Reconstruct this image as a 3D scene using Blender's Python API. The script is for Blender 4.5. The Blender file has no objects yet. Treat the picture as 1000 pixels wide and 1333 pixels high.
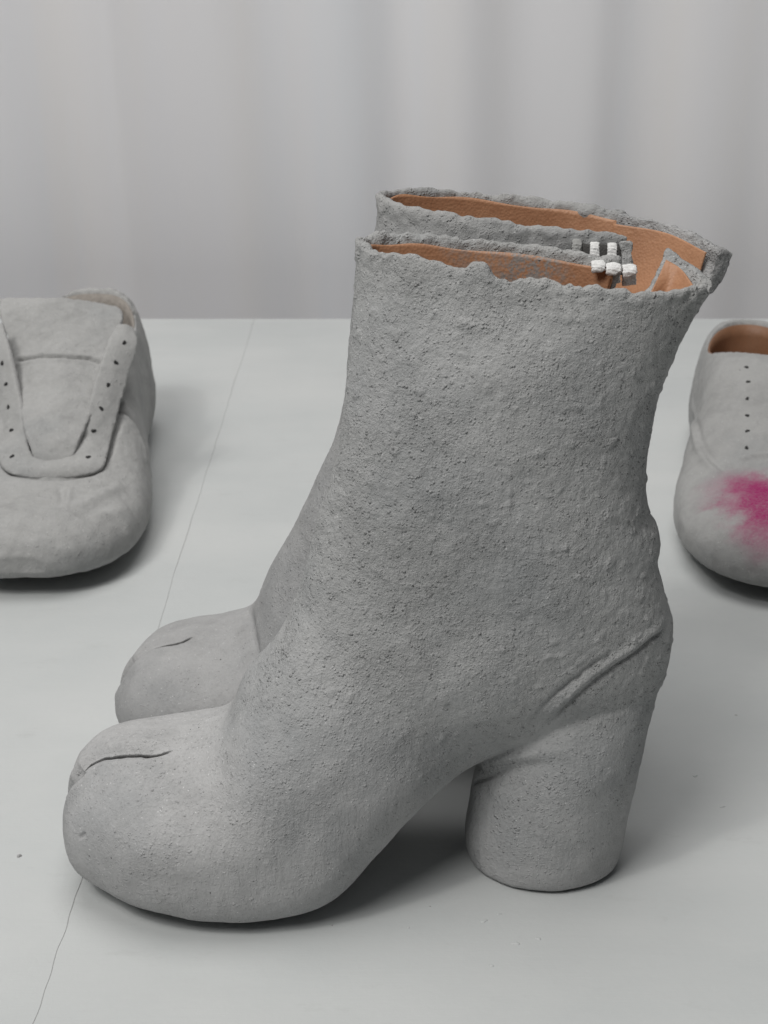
import bpy, bmesh, math, random
import numpy as np
from mathutils import Vector
from mathutils.bvhtree import BVHTree

random.seed(7)
rng = np.random.default_rng(11)
SC = bpy.context.scene
COL = SC.collection

# ------------------------------------------------------------------ camera
CAM_H = .36
PITCH = math.atan(816.5 / 1970.0)
cd = bpy.data.cameras.new('camera')
cam = bpy.data.objects.new('camera', cd)
COL.objects.link(cam)
cd.sensor_fit = 'VERTICAL'
cd.sensor_height = 24.0
cd.lens = 24.0 * 1970.0 / 1333.0
cd.clip_start = .02
cd.clip_end = 50
cam.location = (0, 0, CAM_H)
cam.rotation_euler = (math.pi / 2 - PITCH, 0, 0)
cd.dof.use_dof = True
cd.dof.focus_distance = .585
cd.dof.aperture_fstop = 18
SC.camera = cam

# ------------------------------------------------------------------ light
W = bpy.data.worlds.new('World')
SC.world = W
W.use_nodes = True
bg = W.node_tree.nodes['Background']
bg.inputs['Color'].default_value = (.93, .96, 1.0, 1)
bg.inputs['Strength'].default_value = .07

def area(name, loc, target, size, power, color, shape='DISK'):
    l = bpy.data.lights.new(name, 'AREA')
    l.shape = shape
    l.size = size
    l.energy = power
    l.color = color
    o = bpy.data.objects.new(name, l)
    COL.objects.link(o)
    o.location = loc
    o.rotation_euler = (Vector(target) - Vector(loc)).to_track_quat('-Z', 'Y').to_euler()
    return o

area('ceiling_softbox', (-.15, .75, 2.3), (0, .95, 0), 1.5, 25, (1, .985, .965))
area('front_softbox', (-1.0, -.62, 2.25), (0, .75, .1), 1.15, 38, (1, .985, .965))
area('ceiling_spot', (-1.05, -.40, 2.05), (0, .65, .1), .17, 7, (1, .97, .925))
SC.view_settings.view_transform = 'Standard'
SC.view_settings.look = 'None'
SC.view_settings.exposure = -.07
SC.view_settings.gamma = 1

# ------------------------------------------------------------------ helpers
CP, SP = math.cos(PITCH), math.sin(PITCH)

def ray(u, v):
    a = (u - 500) / 1970.0
    b = (666.5 - v) / 1970.0
    return np.array([a, CP + b * SP, -SP + b * CP])

def at(u, v, y):
    d = ray(u, v)
    return d * (y / d[1]) + np.array([0, 0, CAM_H])

def catmull(P, n):
    P = np.array(P, float)
    m = len(P)
    t = np.linspace(0, m - 1, n)
    i = np.clip(t.astype(int), 0, m - 2)
    u = (t - i).reshape((-1,) + (1,) * (P.ndim - 1))
    p1 = P[i]
    p2 = P[i + 1]
    p0 = np.where((i == 0).reshape(u.shape), 2 * p1 - p2, P[np.maximum(i - 1, 0)])
    p3 = np.where((i == m - 2).reshape(u.shape), 2 * p2 - p1, P[np.minimum(i + 2, m - 1)])
    return .5 * ((2 * p1) + (-p0 + p2) * u + (2 * p0 - 5 * p1 + 4 * p2 - p3) * u * u + (-p0 + 3 * p1 - 3 * p2 + p3) * u ** 3)

def pnoise(P, scale, seed=0):
    """3D gradient noise, P (n,3), feature size = scale metres; about -1..1"""
    Q = P / scale + seed * 17.31
    I = np.floor(Q).astype(np.int64)
    F = Q - I
    U = F * F * F * (F * (F * 6 - 15) + 10)
    out = np.zeros(len(P))
    for dx in (0, 1):
        for dy in (0, 1):
            for dz in (0, 1):
                h = ((I[:, 0] + dx) * 73856093) ^ ((I[:, 1] + dy) * 19349663) ^ ((I[:, 2] + dz) * 83492791) ^ (seed * 2654435)
                h = (h ^ (h >> 13)) * 1274126177 & 0x7fffffff
                h = h ^ (h >> 16)
                g = ((h & 1023) / 511.5 - 1) * (F[:, 0] - dx) + (((h >> 10) & 1023) / 511.5 - 1) * (F[:, 1] - dy) + (((h >> 20) & 1023) / 511.5 - 1) * (F[:, 2] - dz)
                w = (U[:, 0] if dx else 1 - U[:, 0]) * (U[:, 1] if dy else 1 - U[:, 1]) * (U[:, 2] if dz else 1 - U[:, 2])
                out += w * g
    return out * 1.6

def ss(x, a, b):
    t = np.clip((x - a) / (b - a), 0, 1)
    return t * t * (3 - 2 * t)

def mesh_from(name, V, F, smooth=True):
    me = bpy.data.meshes.new(name)
    me.from_pydata([tuple(p) for p in V], [], F)
    me.update()
    if smooth:
        me.polygons.foreach_set('use_smooth', [True] * len(me.polygons))
    return me

def link(name, me, mat=None, parent=None, loc=None):
    o = bpy.data.objects.new(name, me)
    COL.objects.link(o)
    if mat is not None:
        me.materials.clear()
        me.materials.append(mat)
    if parent is not None:
        o.parent = parent
    if loc is not None:
        o.location = loc
    return o

def tag(o, label=None, cat=None, group=None, kind=None):
    for k, v in (('label', label), ('category', cat), ('group', group), ('kind', kind)):
        if v:
            o[k] = v
    return o

def empty(name, loc, label, cat, group=None):
    o = bpy.data.objects.new(name, None)
    COL.objects.link(o)
    o.location = loc
    o.empty_display_size = .02
    return tag(o, label, cat, group)

def grid_faces(r, c, wrap=True, off=0):
    F = []
    cc = c if wrap else c - 1
    for i in range(r - 1):
        for j in range(cc):
            a = off + i * c + j
            b = off + i * c + (j + 1) % c
            F.append((a, b, b + c, a + c))
    return F

def closed_loft(rows):
    """rows (r,c,3) closed rings, capped at both ends with centre fans"""
    r, c = rows.shape[:2]
    V = list(rows.reshape(-1, 3))
    F = grid_faces(r, c)
    n = len(V)
    V.append(rows[0].mean(0))
    V.append(rows[-1].mean(0))
    for j in range(c):
        k = (j + 1) % c
        F.append((n, k, j))
        F.append((n + 1, (r - 1) * c + j, (r - 1) * c + k))
    return np.array(V), F

def arrays(me):
    n = len(me.vertices)
    V = np.empty(n * 3)
    me.vertices.foreach_get('co', V)
    N = np.empty(n * 3)
    me.vertices.foreach_get('normal', N)
    return V.reshape(-1, 3), N.reshape(-1, 3)

def setv(me, V):
    me.vertices.foreach_set('co', np.ascontiguousarray(V, dtype=np.float64).ravel())
    me.update()

def remesh(pieces, voxel, smooth=4):
    """union of closed pieces [(V,F),...] as one evenly meshed skin"""
    V = []
    F = []
    for v, f in pieces:
        k = len(V)
        V += list(v)
        F += [tuple(i + k for i in t) for t in f]
    me = mesh_from('source', V, F)
    o = bpy.data.objects.new('source', me)
    COL.objects.link(o)
    m = o.modifiers.new('r', 'REMESH')
    m.mode = 'VOXEL'
    m.voxel_size = voxel
    m.use_smooth_shade = True
    if smooth:
        s = o.modifiers.new('s', 'SMOOTH')
        s.factor = .5
        s.iterations = smooth
    dg = bpy.context.evaluated_depsgraph_get()
    dg.update()
    out = bpy.data.meshes.new_from_object(o.evaluated_get(dg))
    bpy.data.objects.remove(o)
    bpy.data.meshes.remove(me)
    out.polygons.foreach_set('use_smooth', [True] * len(out.polygons))
    return out

def bvh_of(me):
    V = [v.co for v in me.vertices]
    return BVHTree.FromPolygons(V, [tuple(p.vertices) for p in me.polygons])

def hits(bvh, pix):
    out = []
    for u, v in pix:
        d = Vector(ray(u, v)).normalized()
        p, n, i, t = bvh.ray_cast(Vector((0, 0, CAM_H)), d)
        if p is not None:
            out.append(np.array(p))
    return np.array(out)

def polydist(V, L, reach):
    """distance of every vertex to the polyline L, and the parameter along it"""
    D = np.full(len(V), 9.0)
    T = np.zeros(len(V))
    lo, hi = L.min(0) - reach, L.max(0) + reach
    k = np.where(((V > lo) & (V < hi)).all(1))[0]
    P = V[k]
    for i in range(len(L) - 1):
        a, b = L[i], L[i + 1]
        ab = b - a
        t = np.clip((P - a) @ ab / max(ab @ ab, 1e-12), 0, 1)
        d = np.linalg.norm(P - a - t[:, None] * ab, axis=1)
        better = d < D[k]
        D[k] = np.where(better, d, D[k])
        T[k] = np.where(better, (i + t) / (len(L) - 1), T[k])
    return D, T

# ------------------------------------------------------------------ materials
class NT:
    def __init__(self, name):
        self.m = bpy.data.materials.new(name)
        self.m.use_nodes = True
        self.t = self.m.node_tree
        self.b = self.t.nodes['Principled BSDF']
        self.co = self.n('ShaderNodeTexCoord')

    def n(self, typ, **kw):
        nd = self.t.nodes.new(typ)
        for k, v in kw.items():
            setattr(nd, k, v)
        return nd

    def l(self, a, b):
        self.t.links.new(a, b)

    def val(self, s, v):
        if hasattr(v, 'is_output') or hasattr(v, 'links'):
            self.l(v, s)
        else:
            s.default_value = v

    def obj(self, scale=(1, 1, 1), loc=(0, 0, 0)):
        mp = self.n('ShaderNodeMapping')
        mp.inputs['Scale'].default_value = scale
        mp.inputs['Location'].default_value = loc
        self.l(self.co.outputs['Object'], mp.inputs['Vector'])
        return mp.outputs['Vector']

    def noise(self, scale, detail=4, rough=.55, vec=None, dist=0):
        nd = self.n('ShaderNodeTexNoise')
        nd.inputs['Scale'].default_value = scale
        nd.inputs['Detail'].default_value = detail
        nd.inputs['Roughness'].default_value = rough
        nd.inputs['Distortion'].default_value = dist
        self.l(vec if vec is not None else self.co.outputs['Object'], nd.inputs['Vector'])
        return nd.outputs['Fac']

    def voro(self, scale, vec=None, feature='F1', rand=1):
        nd = self.n('ShaderNodeTexVoronoi', feature=feature)
        nd.inputs['Scale'].default_value = scale
        nd.inputs['Randomness'].default_value = rand
        self.l(vec if vec is not None else self.co.outputs['Object'], nd.inputs['Vector'])
        return nd.outputs['Distance']

    def mr(self, v, a, b, c=0, d=1, smooth=False):
        nd = self.n('ShaderNodeMapRange')
        if smooth:
            nd.interpolation_type = 'SMOOTHSTEP'
        self.val(nd.inputs[0], v)
        for i, x in enumerate((a, b, c, d)):
            nd.inputs[i + 1].default_value = x
        return nd.outputs[0]

    def math(self, op, a, b=0):
        nd = self.n('ShaderNodeMath', operation=op)
        self.val(nd.inputs[0], a)
        self.val(nd.inputs[1], b)
        return nd.outputs[0]

    def mix(self, f, a, b, mode='MIX'):
        nd = self.n('ShaderNodeMix', data_type='RGBA', blend_type=mode)
        self.val(nd.inputs[0], f)
        for i, x in ((6, a), (7, b)):
            if isinstance(x, tuple):
                nd.inputs[i].default_value = x + (1,)
            else:
                self.l(x, nd.inputs[i])
        return nd.outputs[2]

    def bump(self, h, dist, strength=1, normal=None):
        nd = self.n('ShaderNodeBump')
        nd.inputs['Strength'].default_value = strength
        nd.inputs['Distance'].default_value = dist
        self.l(h, nd.inputs['Height'])
        if normal is not None:
            self.l(normal, nd.inputs['Normal'])
        return nd.outputs['Normal']

    def sphere(self, c, r0, r1):
        """1 within r0 of the object-space point c, 0 beyond r1"""
        nd = self.n('ShaderNodeVectorMath', operation='DISTANCE')
        self.l(self.co.outputs['Object'], nd.inputs[0])
        nd.inputs[1].default_value = c
        return nd.outputs['Value']

def concrete(name, light=1.0, grain=1.0, tint=(1, 1, 1), pink=None, speck=True, sand=0.0):
    k = NT(name)
    def c(x):
        return tuple(x * light * t for t in tint)
    big = k.noise(26, 5, .6)
    mid = k.noise(150, 4, .6)
    fine = k.noise(1000, 3, .6)
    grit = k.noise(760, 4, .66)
    col = k.mix(k.mr(big, .35, .66), c(.36), c(.44))
    col = k.mix(k.mr(mid, .35, .7, 0, .5), col, c(.49))
    col = k.mix(k.mr(fine, .55, .78, 0, .30), col, c(.22))
    if sand > 0:
        # the shaft is laid with coarser, darker sand than the trowelled foot
        sep = k.n('ShaderNodeSeparateXYZ')
        k.l(k.co.outputs['Object'], sep.inputs[0])
        lvl = k.math('ADD', sep.outputs['Z'], k.math('MULTIPLY', sep.outputs['X'], .25))
        lvl = k.math('ADD', lvl, k.math('MULTIPLY', k.math('SUBTRACT', k.noise(20, 5, .65), .5), .09))
        shaft_mask = k.mr(lvl, .015, .125, 0, sand, True)
        col = k.mix(shaft_mask, col, (.385, .39, .387))
        dust = k.mr(lvl, .225, .255, 0, .5)
        col = k.mix(dust, col, (.38, .38, .37))
    col = k.mix(k.mr(k.noise(17, 4, .6, k.obj(loc=(3, 1, 5))), .48, .7, 0, .35), col, tuple(light * x for x in (.235, .25, .262)))
    col = k.mix(k.mr(k.noise(14, 5, .62, k.obj(loc=(9, 4, 2))), .50, .70, 0, .32), col, c(.53))
    col = k.mix(k.mr(k.noise(38, 5, .7, k.obj(loc=(1, 8, 3))), .56, .72, 0, .30), col, c(.22))
    geo = k.n('ShaderNodeNewGeometry')
    col = k.mix(k.mr(geo.outputs['Pointiness'], .52, .62, 0, .35), col, c(.48))
    col = k.mix(k.mr(grit, .30, .48, .18 * grain, 0), col, c(.15))  # hollows between grains darkened in the colour, part painted shade, part dirt
    col = k.mix(k.mr(grit, .58, .74, 0, .38 * grain), col, c(.52))
    if speck:
        sp = k.voro(900)
        pick = k.math('GREATER_THAN', k.noise(420, 1), .64)
        col = k.mix(k.math('MULTIPLY', k.math('MULTIPLY', k.math('LESS_THAN', sp, .24), pick), .6), col, c(.70))
        pits = k.voro(190)
        col = k.mix(k.math('MULTIPLY', k.math('LESS_THAN', pits, .06), k.math('GREATER_THAN', k.noise(60, 2), .60)), col, c(.07))
    if pink is not None:
        for centre, r0, r1, strength in pink:
            d = k.sphere(centre, 0, 0)
            w = k.math('ADD', d, k.math('MULTIPLY', k.math('SUBTRACT', k.noise(55, 5, .65), .5), r1 * .9))
            f = k.mr(w, r0, r1, strength, 0, True)
            f = k.math('MULTIPLY', f, k.mr(k.noise(700, 3, .7), .30, .60, .55, 1))
            col = k.mix(f, col, (.28, .013, .105))
    k.l(col, k.b.inputs['Base Color'])
    k.b.inputs['Roughness'].default_value = .93
    k.b.inputs['Specular IOR Level'].default_value = .25
    g2 = k.noise(1500, 3, .6)
    h = k.math('ADD', k.math('MULTIPLY', grit, .46), k.math('MULTIPLY', g2, .25))
    for vs, ws, th in ((600, .44, .54), (950, .32, .51)):
        vg = k.mr(k.voro(vs), .10, .46, 1, 0, True)
        h = k.math('ADD', h, k.math('MULTIPLY', k.math('MULTIPLY', vg, k.mr(k.noise(vs * .45, 2), th, th + .12)), ws))
    if sand > 0:
        # brushed streaks on the foot
        br = k.noise(330, 4, .6, k.obj((1.3, 1.2, .30)))
        h = k.math('MULTIPLY', h, k.mr(shaft_mask, 0, sand, .42, 1.15))
        h = k.math('ADD', h, k.math('MULTIPLY', br, .30))
    h = k.math('MULTIPLY', h, k.mr(k.noise(32, 4, .6, k.obj(loc=(5, 2, 8))), .36, .64, .55, 1.2))
    k.l(k.bump(h, .0020 * grain, 1.0), k.b.inputs['Normal'])
    return k.m

def leather(name, stains=(), dark=1.0):
    k = NT(name)
    a = k.noise(45, 5, .6)
    col = k.mix(k.mr(a, .3, .7), tuple(dark * x for x in (.37, .185, .100)), tuple(dark * x for x in (.46, .245, .140)))
    col = k.mix(k.mr(k.noise(260, 3, .6), .45, .75, 0, .3), col, (.27, .12, .06))
    for centre, r, strength in stains:
        d = k.sphere(centre, 0, 0)
        w = k.math('ADD', d, k.math('MULTIPLY', k.math('SUBTRACT', k.noise(120, 4, .7), .5), r * 1.6))
        f = k.math('MULTIPLY', k.mr(w, r * .55, r, 1, 0), k.mr(k.noise(520, 3, .75), .40, .56, 0, strength))
        col = k.mix(f, col, (.27, .25, .235))
    k.l(col, k.b.inputs['Base Color'])
    k.b.inputs['Roughness'].default_value = .52
    k.b.inputs['Specular IOR Level'].default_value = .35
    hh = k.math('ADD', k.voro(900), k.math('MULTIPLY', k.noise(90, 3), 1.6))
    k.l(k.bump(hh, .00022, .6), k.b.inputs['Normal'])
    return k.m

def plain(name, color, rough=.8, bump_scale=900, bump_d=.0003):
    k = NT(name)
    col = k.mix(k.mr(k.noise(bump_scale * .5, 4), .35, .7), tuple(.8 * x for x in color), color)
    k.l(col, k.b.inputs['Base Color'])
    k.b.inputs['Roughness'].default_value = rough
    k.l(k.bump(k.noise(bump_scale, 3), bump_d), k.b.inputs['Normal'])
    return k.m

def painted_board():
    k = NT('white_painted_board')
    streak = k.noise(7, 5, .6, k.obj((.8, 1.6, 1)))
    blot = k.noise(6, 5, .6)
    col = k.mix(k.mr(streak, .3, .7), (.475, .495, .494), (.535, .55, .546))
    col = k.mix(k.mr(blot, .45, .75, 0, .5), col, (.565, .572, .565))
    # thin brush and grain scratches across the boards
    sc_ = k.noise(14, 6, .7, k.obj((.5, 14, 1), (2, 3, 0)))
    col = k.mix(k.mr(sc_, .64, .76, 0, .20), col, (.42, .43, .42))
    # faint scuffs and rare dents
    scuff = k.noise(22, 5, .75, k.obj((1, 2.4, 1), (7, 1, 0)))
    col = k.mix(k.mr(scuff, .60, .74, 0, .38), col, (.40, .41, .40))
    dots = k.math('MULTIPLY', k.math('LESS_THAN', k.voro(38), .028), k.math('GREATER_THAN', k.noise(7, 2), .52))
    col = k.mix(k.math('MULTIPLY', dots, .55), col, (.22, .22, .215))
    k.l(col, k.b.inputs['Base Color'])
    k.l(k.mr(blot, .3, .7, .48, .66), k.b.inputs['Roughness'])
    k.b.inputs['Specular IOR Level'].default_value = .35
    h = k.math('ADD', k.math('MULTIPLY', sc_, .25), k.math('MULTIPLY', k.noise(300, 3), .25))
    h = k.math('SUBTRACT', h, k.math('MULTIPLY', dots, .6))
    k.l(k.bump(h, .0006, .7), k.b.inputs['Normal'])
    return k.m

def cloth():
    k = NT('grey_white_curtain_cloth')
    col = k.mix(k.mr(k.noise(3, 4, .5, k.obj((1.5, 1, .3))), .3, .7), (.765, .76, .778), (.81, .806, .82))
    col = k.mix(k.mr(k.noise(9, 3, .6, k.obj((1, 1, .03), (.37, 0, 0))), .45, .7, 0, .55), col, (.77, .745, .725))
    col = k.mix(k.mr(k.noise(11, 3, .6, k.obj((1, 1, .03), (4.1, 0, 0))), .5, .7, 0, .5), col, (.735, .76, .80))
    k.l(col, k.b.inputs['Base Color'])
    k.b.inputs['Roughness'].default_value = .9
    k.b.inputs['Sheen Weight'].default_value = .1
    wv = k.n('ShaderNodeTexWave')
    wv.inputs['Scale'].default_value = 300
    k.l(k.co.outputs['Object'], wv.inputs['Vector'])
    k.l(k.bump(k.math('ADD', wv.outputs['Fac'], k.noise(500, 3)), .0003, .4), k.b.inputs['Normal'])
    return k.m

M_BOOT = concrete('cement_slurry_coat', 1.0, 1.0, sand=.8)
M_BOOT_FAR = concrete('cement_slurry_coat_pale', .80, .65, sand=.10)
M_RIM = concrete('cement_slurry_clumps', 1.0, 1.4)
M_LEATHER = leather('tan_leather')
M_BOARD = painted_board()
M_CLOTH = cloth()
M_THREAD = plain('white_thread', (.80, .80, .79), .85, 2200, .0003)
M_THREADG = plain('cement_caked_thread', (.36, .36, .35), .95, 1200, .0006)
M_DARK = plain('painted_hole_shade', (.02, .02, .02), .95)  # near-black colour stands in for the shade inside the eyelet holes
M_CANVAS = plain('charcoal_canvas', (.062, .06, .057), .9, 1500, .0005)

# ------------------------------------------------------------------ setting: platform and curtain
BACK_Y = 1.3216

def seam_x(y):
    P = np.stack([np.full_like(y, .3), y, np.full_like(y, .7)], 1)
    wob = .0011 * pnoise(P, .06, 3) + .0006 * pnoise(P, .014, 4)
    amp = np.where(y < .56, 1.35, .7)
    return -.1195 + .004 * (y - .45) + wob * amp

def board(x_edge, side, parent, far_x):
    ys = np.linspace(-.35, BACK_Y, 900)
    e = seam_x(ys)
    gap = (.00007 + .00005 * np.sin(ys * 40)) * side
    V = []
    for y, x in zip(ys, e + gap):
        V += [(x, y, -.0005), (x + .00016 * side, y, 0), (far_x, y, 0), (far_x, y, -.04), (x, y, -.04)]
    F = []
    n = len(ys)
    for i in range(n - 1):
        for j in range(5):
            a = i * 5 + j
            b = i * 5 + (j + 1) % 5
            F.append((a, b, b + 5, a + 5) if side < 0 else (a, a + 5, b + 5, b))
    F.append(tuple(range(5)))
    F.append(tuple((n - 1) * 5 + i for i in range(5)))
    me = mesh_from('board', V, F, False)
    return link('board', me, M_BOARD, parent)

plat_v = [(-1.6, -.35, -.05), (1.6, -.35, -.05), (1.6, BACK_Y - .004, -.05), (-1.6, BACK_Y - .004, -.05),
          (-1.6, -.35, -.0405), (1.6, -.35, -.0405), (1.6, BACK_Y - .004, -.0405), (-1.6, BACK_Y - .004, -.0405)]
plat_f = [(3, 2, 1, 0), (4, 5, 6, 7), (0, 1, 5, 4), (1, 2, 6, 5), (2, 3, 7, 6), (3, 0, 4, 7)]
platform = tag(link('platform', mesh_from('platform', plat_v, plat_f, False), M_BOARD), 'white painted display platform with a cracked joint', kind='structure')
fy = np.linspace(-.34, BACK_Y - .003, 300)
fx = seam_x(fy)
fv = [(x + d, y, z) for x, y in zip(fx, fy) for d, z in ((-.0035, -.00022), (.0035, -.00022), (.0035, -.03), (-.0035, -.03))]
ff = []
for i in range(299):
    for j in range(4):
        ff.append((i * 4 + j, i * 4 + (j + 1) % 4, i * 4 + 4 + (j + 1) % 4, i * 4 + 4 + j))
FILL = mesh_from('joint_filler', fv, ff, False)
link('joint_filler', FILL, plain('dusty_filler', (.44, .445, .44), .9), platform)
board(0, -1, platform, -1.6)
board(0, 1, platform, 1.6)

def blob(u, v, r, h, mat, name, k):
    d = ray(u, v)
    p = d * (-CAM_H / d[2]) + np.array([0, 0, CAM_H])
    t = np.linspace(0, 2 * np.pi, 14, endpoint=False)
    wob = 1 + .25 * np.sin(2 * t + k) + .15 * np.sin(3 * t + 2 * k)
    rows = []
    for q, z in ((1.0, -.0003), (1.0, .15), (.8, .7), (.45, 1.0), (.1, 1.0)):
        zz = z * h if z > 0 else z
        rows.append(np.stack([p[0] + r * q * wob * np.cos(t), p[1] + r * q * wob * np.sin(t) * .8, np.full(14, zz)], 1))
    V, F = closed_loft(np.array(rows))
    return link(name, mesh_from(name, V, F), mat, platform)
for k_, (u, v, r) in enumerate(((630, 1199, .0013), (650, 1190, .0008), (671, 1228, .0014), (701, 1222, .0010), (640, 1257, .0009), (532, 1208, .0005), (905, 1010, .0012), (940, 1050, .0011))):
    blob(u, v, r, .0003, M_BOARD, 'dent_bump', k_)  # low raised bumps added in place of the board's small dents
for k_, (u, v, r) in enumerate(((25, 1115, .0009), (432, 1205, .0004), (560, 1180, .0003))):
    blob(u, v, r, r * 1.2, M_BOOT, 'cement_crumb', k_)

def curtain():
    nx, nz = 520, 60
    xs = np.linspace(-1.1, 1.1, nx)
    zs = np.linspace(-.5, 1.25, nz)
    folds = [(-.30, .030, .022), (-.265, .012, -.016), (-.13, .05, .016), (-.02, .035, -.020), (.025, .03, .024), (.085, .03, -.018),
             (.16, .045, .014), (.215, .02, -.016), (.28, .03, .018), (.35, .028, -.02), (-.40, .04, -.016), (-.52, .05, .02), (-.66, .04, -.02), (.47, .05, .022), (.6, .04, -.02), (.75, .05, .02)]
    V = []
    for z in zs:
        k = 1 + .25 * (z - .3)
        for x in xs:
            xx = x + .010 * math.sin(z * 3.1 + x * 4) - .012 * (z - .2) * math.sin(x * 9)
            y = 1.50 + sum(a * k * .17 * math.exp(-((xx - c) / w) ** 2) for c, w, a in folds) + .003 * math.sin(xx * 55 + 1.2 * math.sin(z * 2)) + .003 * math.sin(xx * 23 + 2 + z)
            V.append((x, y, z))
    me = mesh_from('curtain', V, grid_faces(nz, nx, False))
    o = link('curtain', me, M_CLOTH)
    m = o.modifiers.new('thickness', 'SOLIDIFY')
    m.thickness = .0012
    return tag(o, 'pale grey curtain hanging in soft vertical folds behind the white platform', 'curtain')
curtain()

# ------------------------------------------------------------------ ankle boots
# rows from toe tip to rim: front/top point X,Z; back/bottom point X,Z; half width; roundness of both halves; sideways shift of both
SEC = [
(-0.1242,0.0304,-0.1262,0.0168,0.0097,2.0000,1.9454,0.0040,0.0040),
(-0.1205,0.0451,-0.1198,0.0079,0.0260,2.0000,2.5010,-0.0015,-0.0015),
(-0.1106,0.0532,-0.1069,0.0038,0.0363,2.0000,3.3877,-0.0030,-0.0030),
(-0.0937,0.0578,-0.0878,0.0021,0.0438,2.0000,3.9583,-0.0065,-0.0065),
(-0.0775,0.0596,-0.0627,0.0000,0.0482,2.0000,4.1420,-0.0065,-0.0065),
(-0.0619,0.0657,-0.0384,0.0000,0.0481,2.0000,4.2270,-0.0065,-0.0065),
(-0.0515,0.0858,-0.0167,0.0061,0.0453,2.0000,3.8878,-0.0065,-0.0065),
(-0.0393,0.1021,0.0108,0.0309,0.0400,2.0000,2.5037,-0.0065,-0.0065),
(-0.0312,0.1195,0.0408,0.0506,0.0361,2.0000,1.9007,0.0000,0.0000),
(-0.0267,0.1359,0.0755,0.0585,0.0341,2.0000,2.0027,0.0000,0.0000),
(-0.0230,0.1515,0.1014,0.0742,0.0331,2.0000,2.2202,0.0000,0.0000),
(-0.0182,0.1661,0.1076,0.1024,0.0324,2.0000,2.3575,0.0000,0.0000),
(-0.0147,0.1855,0.1002,0.1332,0.0315,2.0000,2.2761,0.0020,0.0000),
(-0.0131,0.2001,0.0937,0.1644,0.0311,2.0000,2.1374,0.0070,0.0000),
(-0.0114,0.2200,0.0972,0.1955,0.0291,2.0000,2.0966,0.0140,0.0000),
(-0.0101,0.2349,0.1050,0.2199,0.0261,2.2000,2.2641,0.0200,0.0000),
(-0.0099,0.2424,0.1118,0.2332,0.0250,2.3000,2.3172,0.0230,0.0000),
]
# the far boot of the pair leans a little further back and opens wider
SEC_FAR = [
(-0.1190,0.0290,-0.1191,0.0161,0.0094,2.0000,1.9398,0.0040,0.0040),
(-0.1130,0.0397,-0.1137,0.0068,0.0259,2.0000,2.5023,-0.0015,-0.0015),
(-0.1042,0.0478,-0.1013,0.0032,0.0363,2.0000,3.3866,-0.0030,-0.0030),
(-0.0881,0.0513,-0.0876,0.0016,0.0436,2.0000,3.9407,-0.0065,-0.0065),
(-0.0739,0.0527,-0.0631,0.0000,0.0476,2.0000,4.0724,-0.0065,-0.0065),
(-0.0601,0.0598,-0.0390,0.0000,0.0471,2.0000,4.1197,-0.0065,-0.0065),
(-0.0499,0.0827,-0.0161,0.0063,0.0448,2.0000,3.8402,-0.0065,-0.0065),
(-0.0400,0.1018,0.0112,0.0312,0.0399,2.0000,2.4985,-0.0065,-0.0065),
(-0.0320,0.1203,0.0411,0.0502,0.0361,2.0000,1.9170,0.0000,0.0000),
(-0.0247,0.1359,0.0754,0.0583,0.0341,2.0000,1.9962,0.0000,0.0000),
(-0.0190,0.1506,0.1009,0.0741,0.0331,2.0000,2.1871,0.0000,0.0000),
(-0.0161,0.1654,0.1077,0.1023,0.0324,2.0000,2.3348,0.0000,0.0000),
(-0.0136,0.1853,0.1004,0.1331,0.0315,2.0000,2.2670,0.0020,0.0000),
(-0.0105,0.2011,0.0937,0.1642,0.0318,2.0000,2.1369,0.0000,0.0000),
(-0.0062,0.2215,0.0971,0.1950,0.0312,2.0000,2.0974,-0.0040,0.0010),
(-0.0031,0.2371,0.1075,0.2197,0.0305,2.2000,2.2617,-0.0080,0.0030),
(-0.0034,0.2452,0.1170,0.2338,0.0300,2.3000,2.3153,-0.0100,0.0040),
]
HEEL = [(.0006,.0632,.0285,.0265,.002),(.004,.0637,.0308,.0285,.002),(.016,.0645,.0318,.0298,.002),(.035,.0665,.0315,.0298,.001),(.055,.0695,.0315,.0295,0),(.072,.0722,.0310,.0270,0),(.088,.0752,.0300,.0215,0),(.100,.0772,.0270,.0140,0)]
RING = 128
PH = np.linspace(0, 2 * np.pi, RING, endpoint=False)

def ring(row, inset=0.0, dz=0.0):
    Fx, Fz, Bx, Bz, Wd, ef, eb, sf, sb = row
    c_, s_ = np.cos(PH), np.sin(PH)
    e = np.maximum(np.where(c_ > 0, ef, eb), 1.2)
    cc = np.sign(c_) * np.abs(c_) ** (2 / e)
    sn = np.sign(s_) * np.abs(s_) ** (2 / e)
    D = np.array([(Fx - Bx) / 2, (Fz - Bz) / 2])
    L = np.linalg.norm(D)
    D = D * (L - inset) / L
    C = np.array([(Fx + Bx) / 2, (Fz + Bz) / 2])
    return np.stack([C[0] + D[0] * cc, (Wd - inset) * sn + (sf + sb) / 2 + (sf - sb) / 2 * cc, C[1] + D[1] * cc + dz], 1)

SEC_NEAR = list(SEC)

def section_at(t):
    """interpolated section row, t = row number"""
    return catmull(SEC, 16 * 20 + 1)[int(round(t * 20))]

DENSE = 20
WALL = .0038

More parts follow.
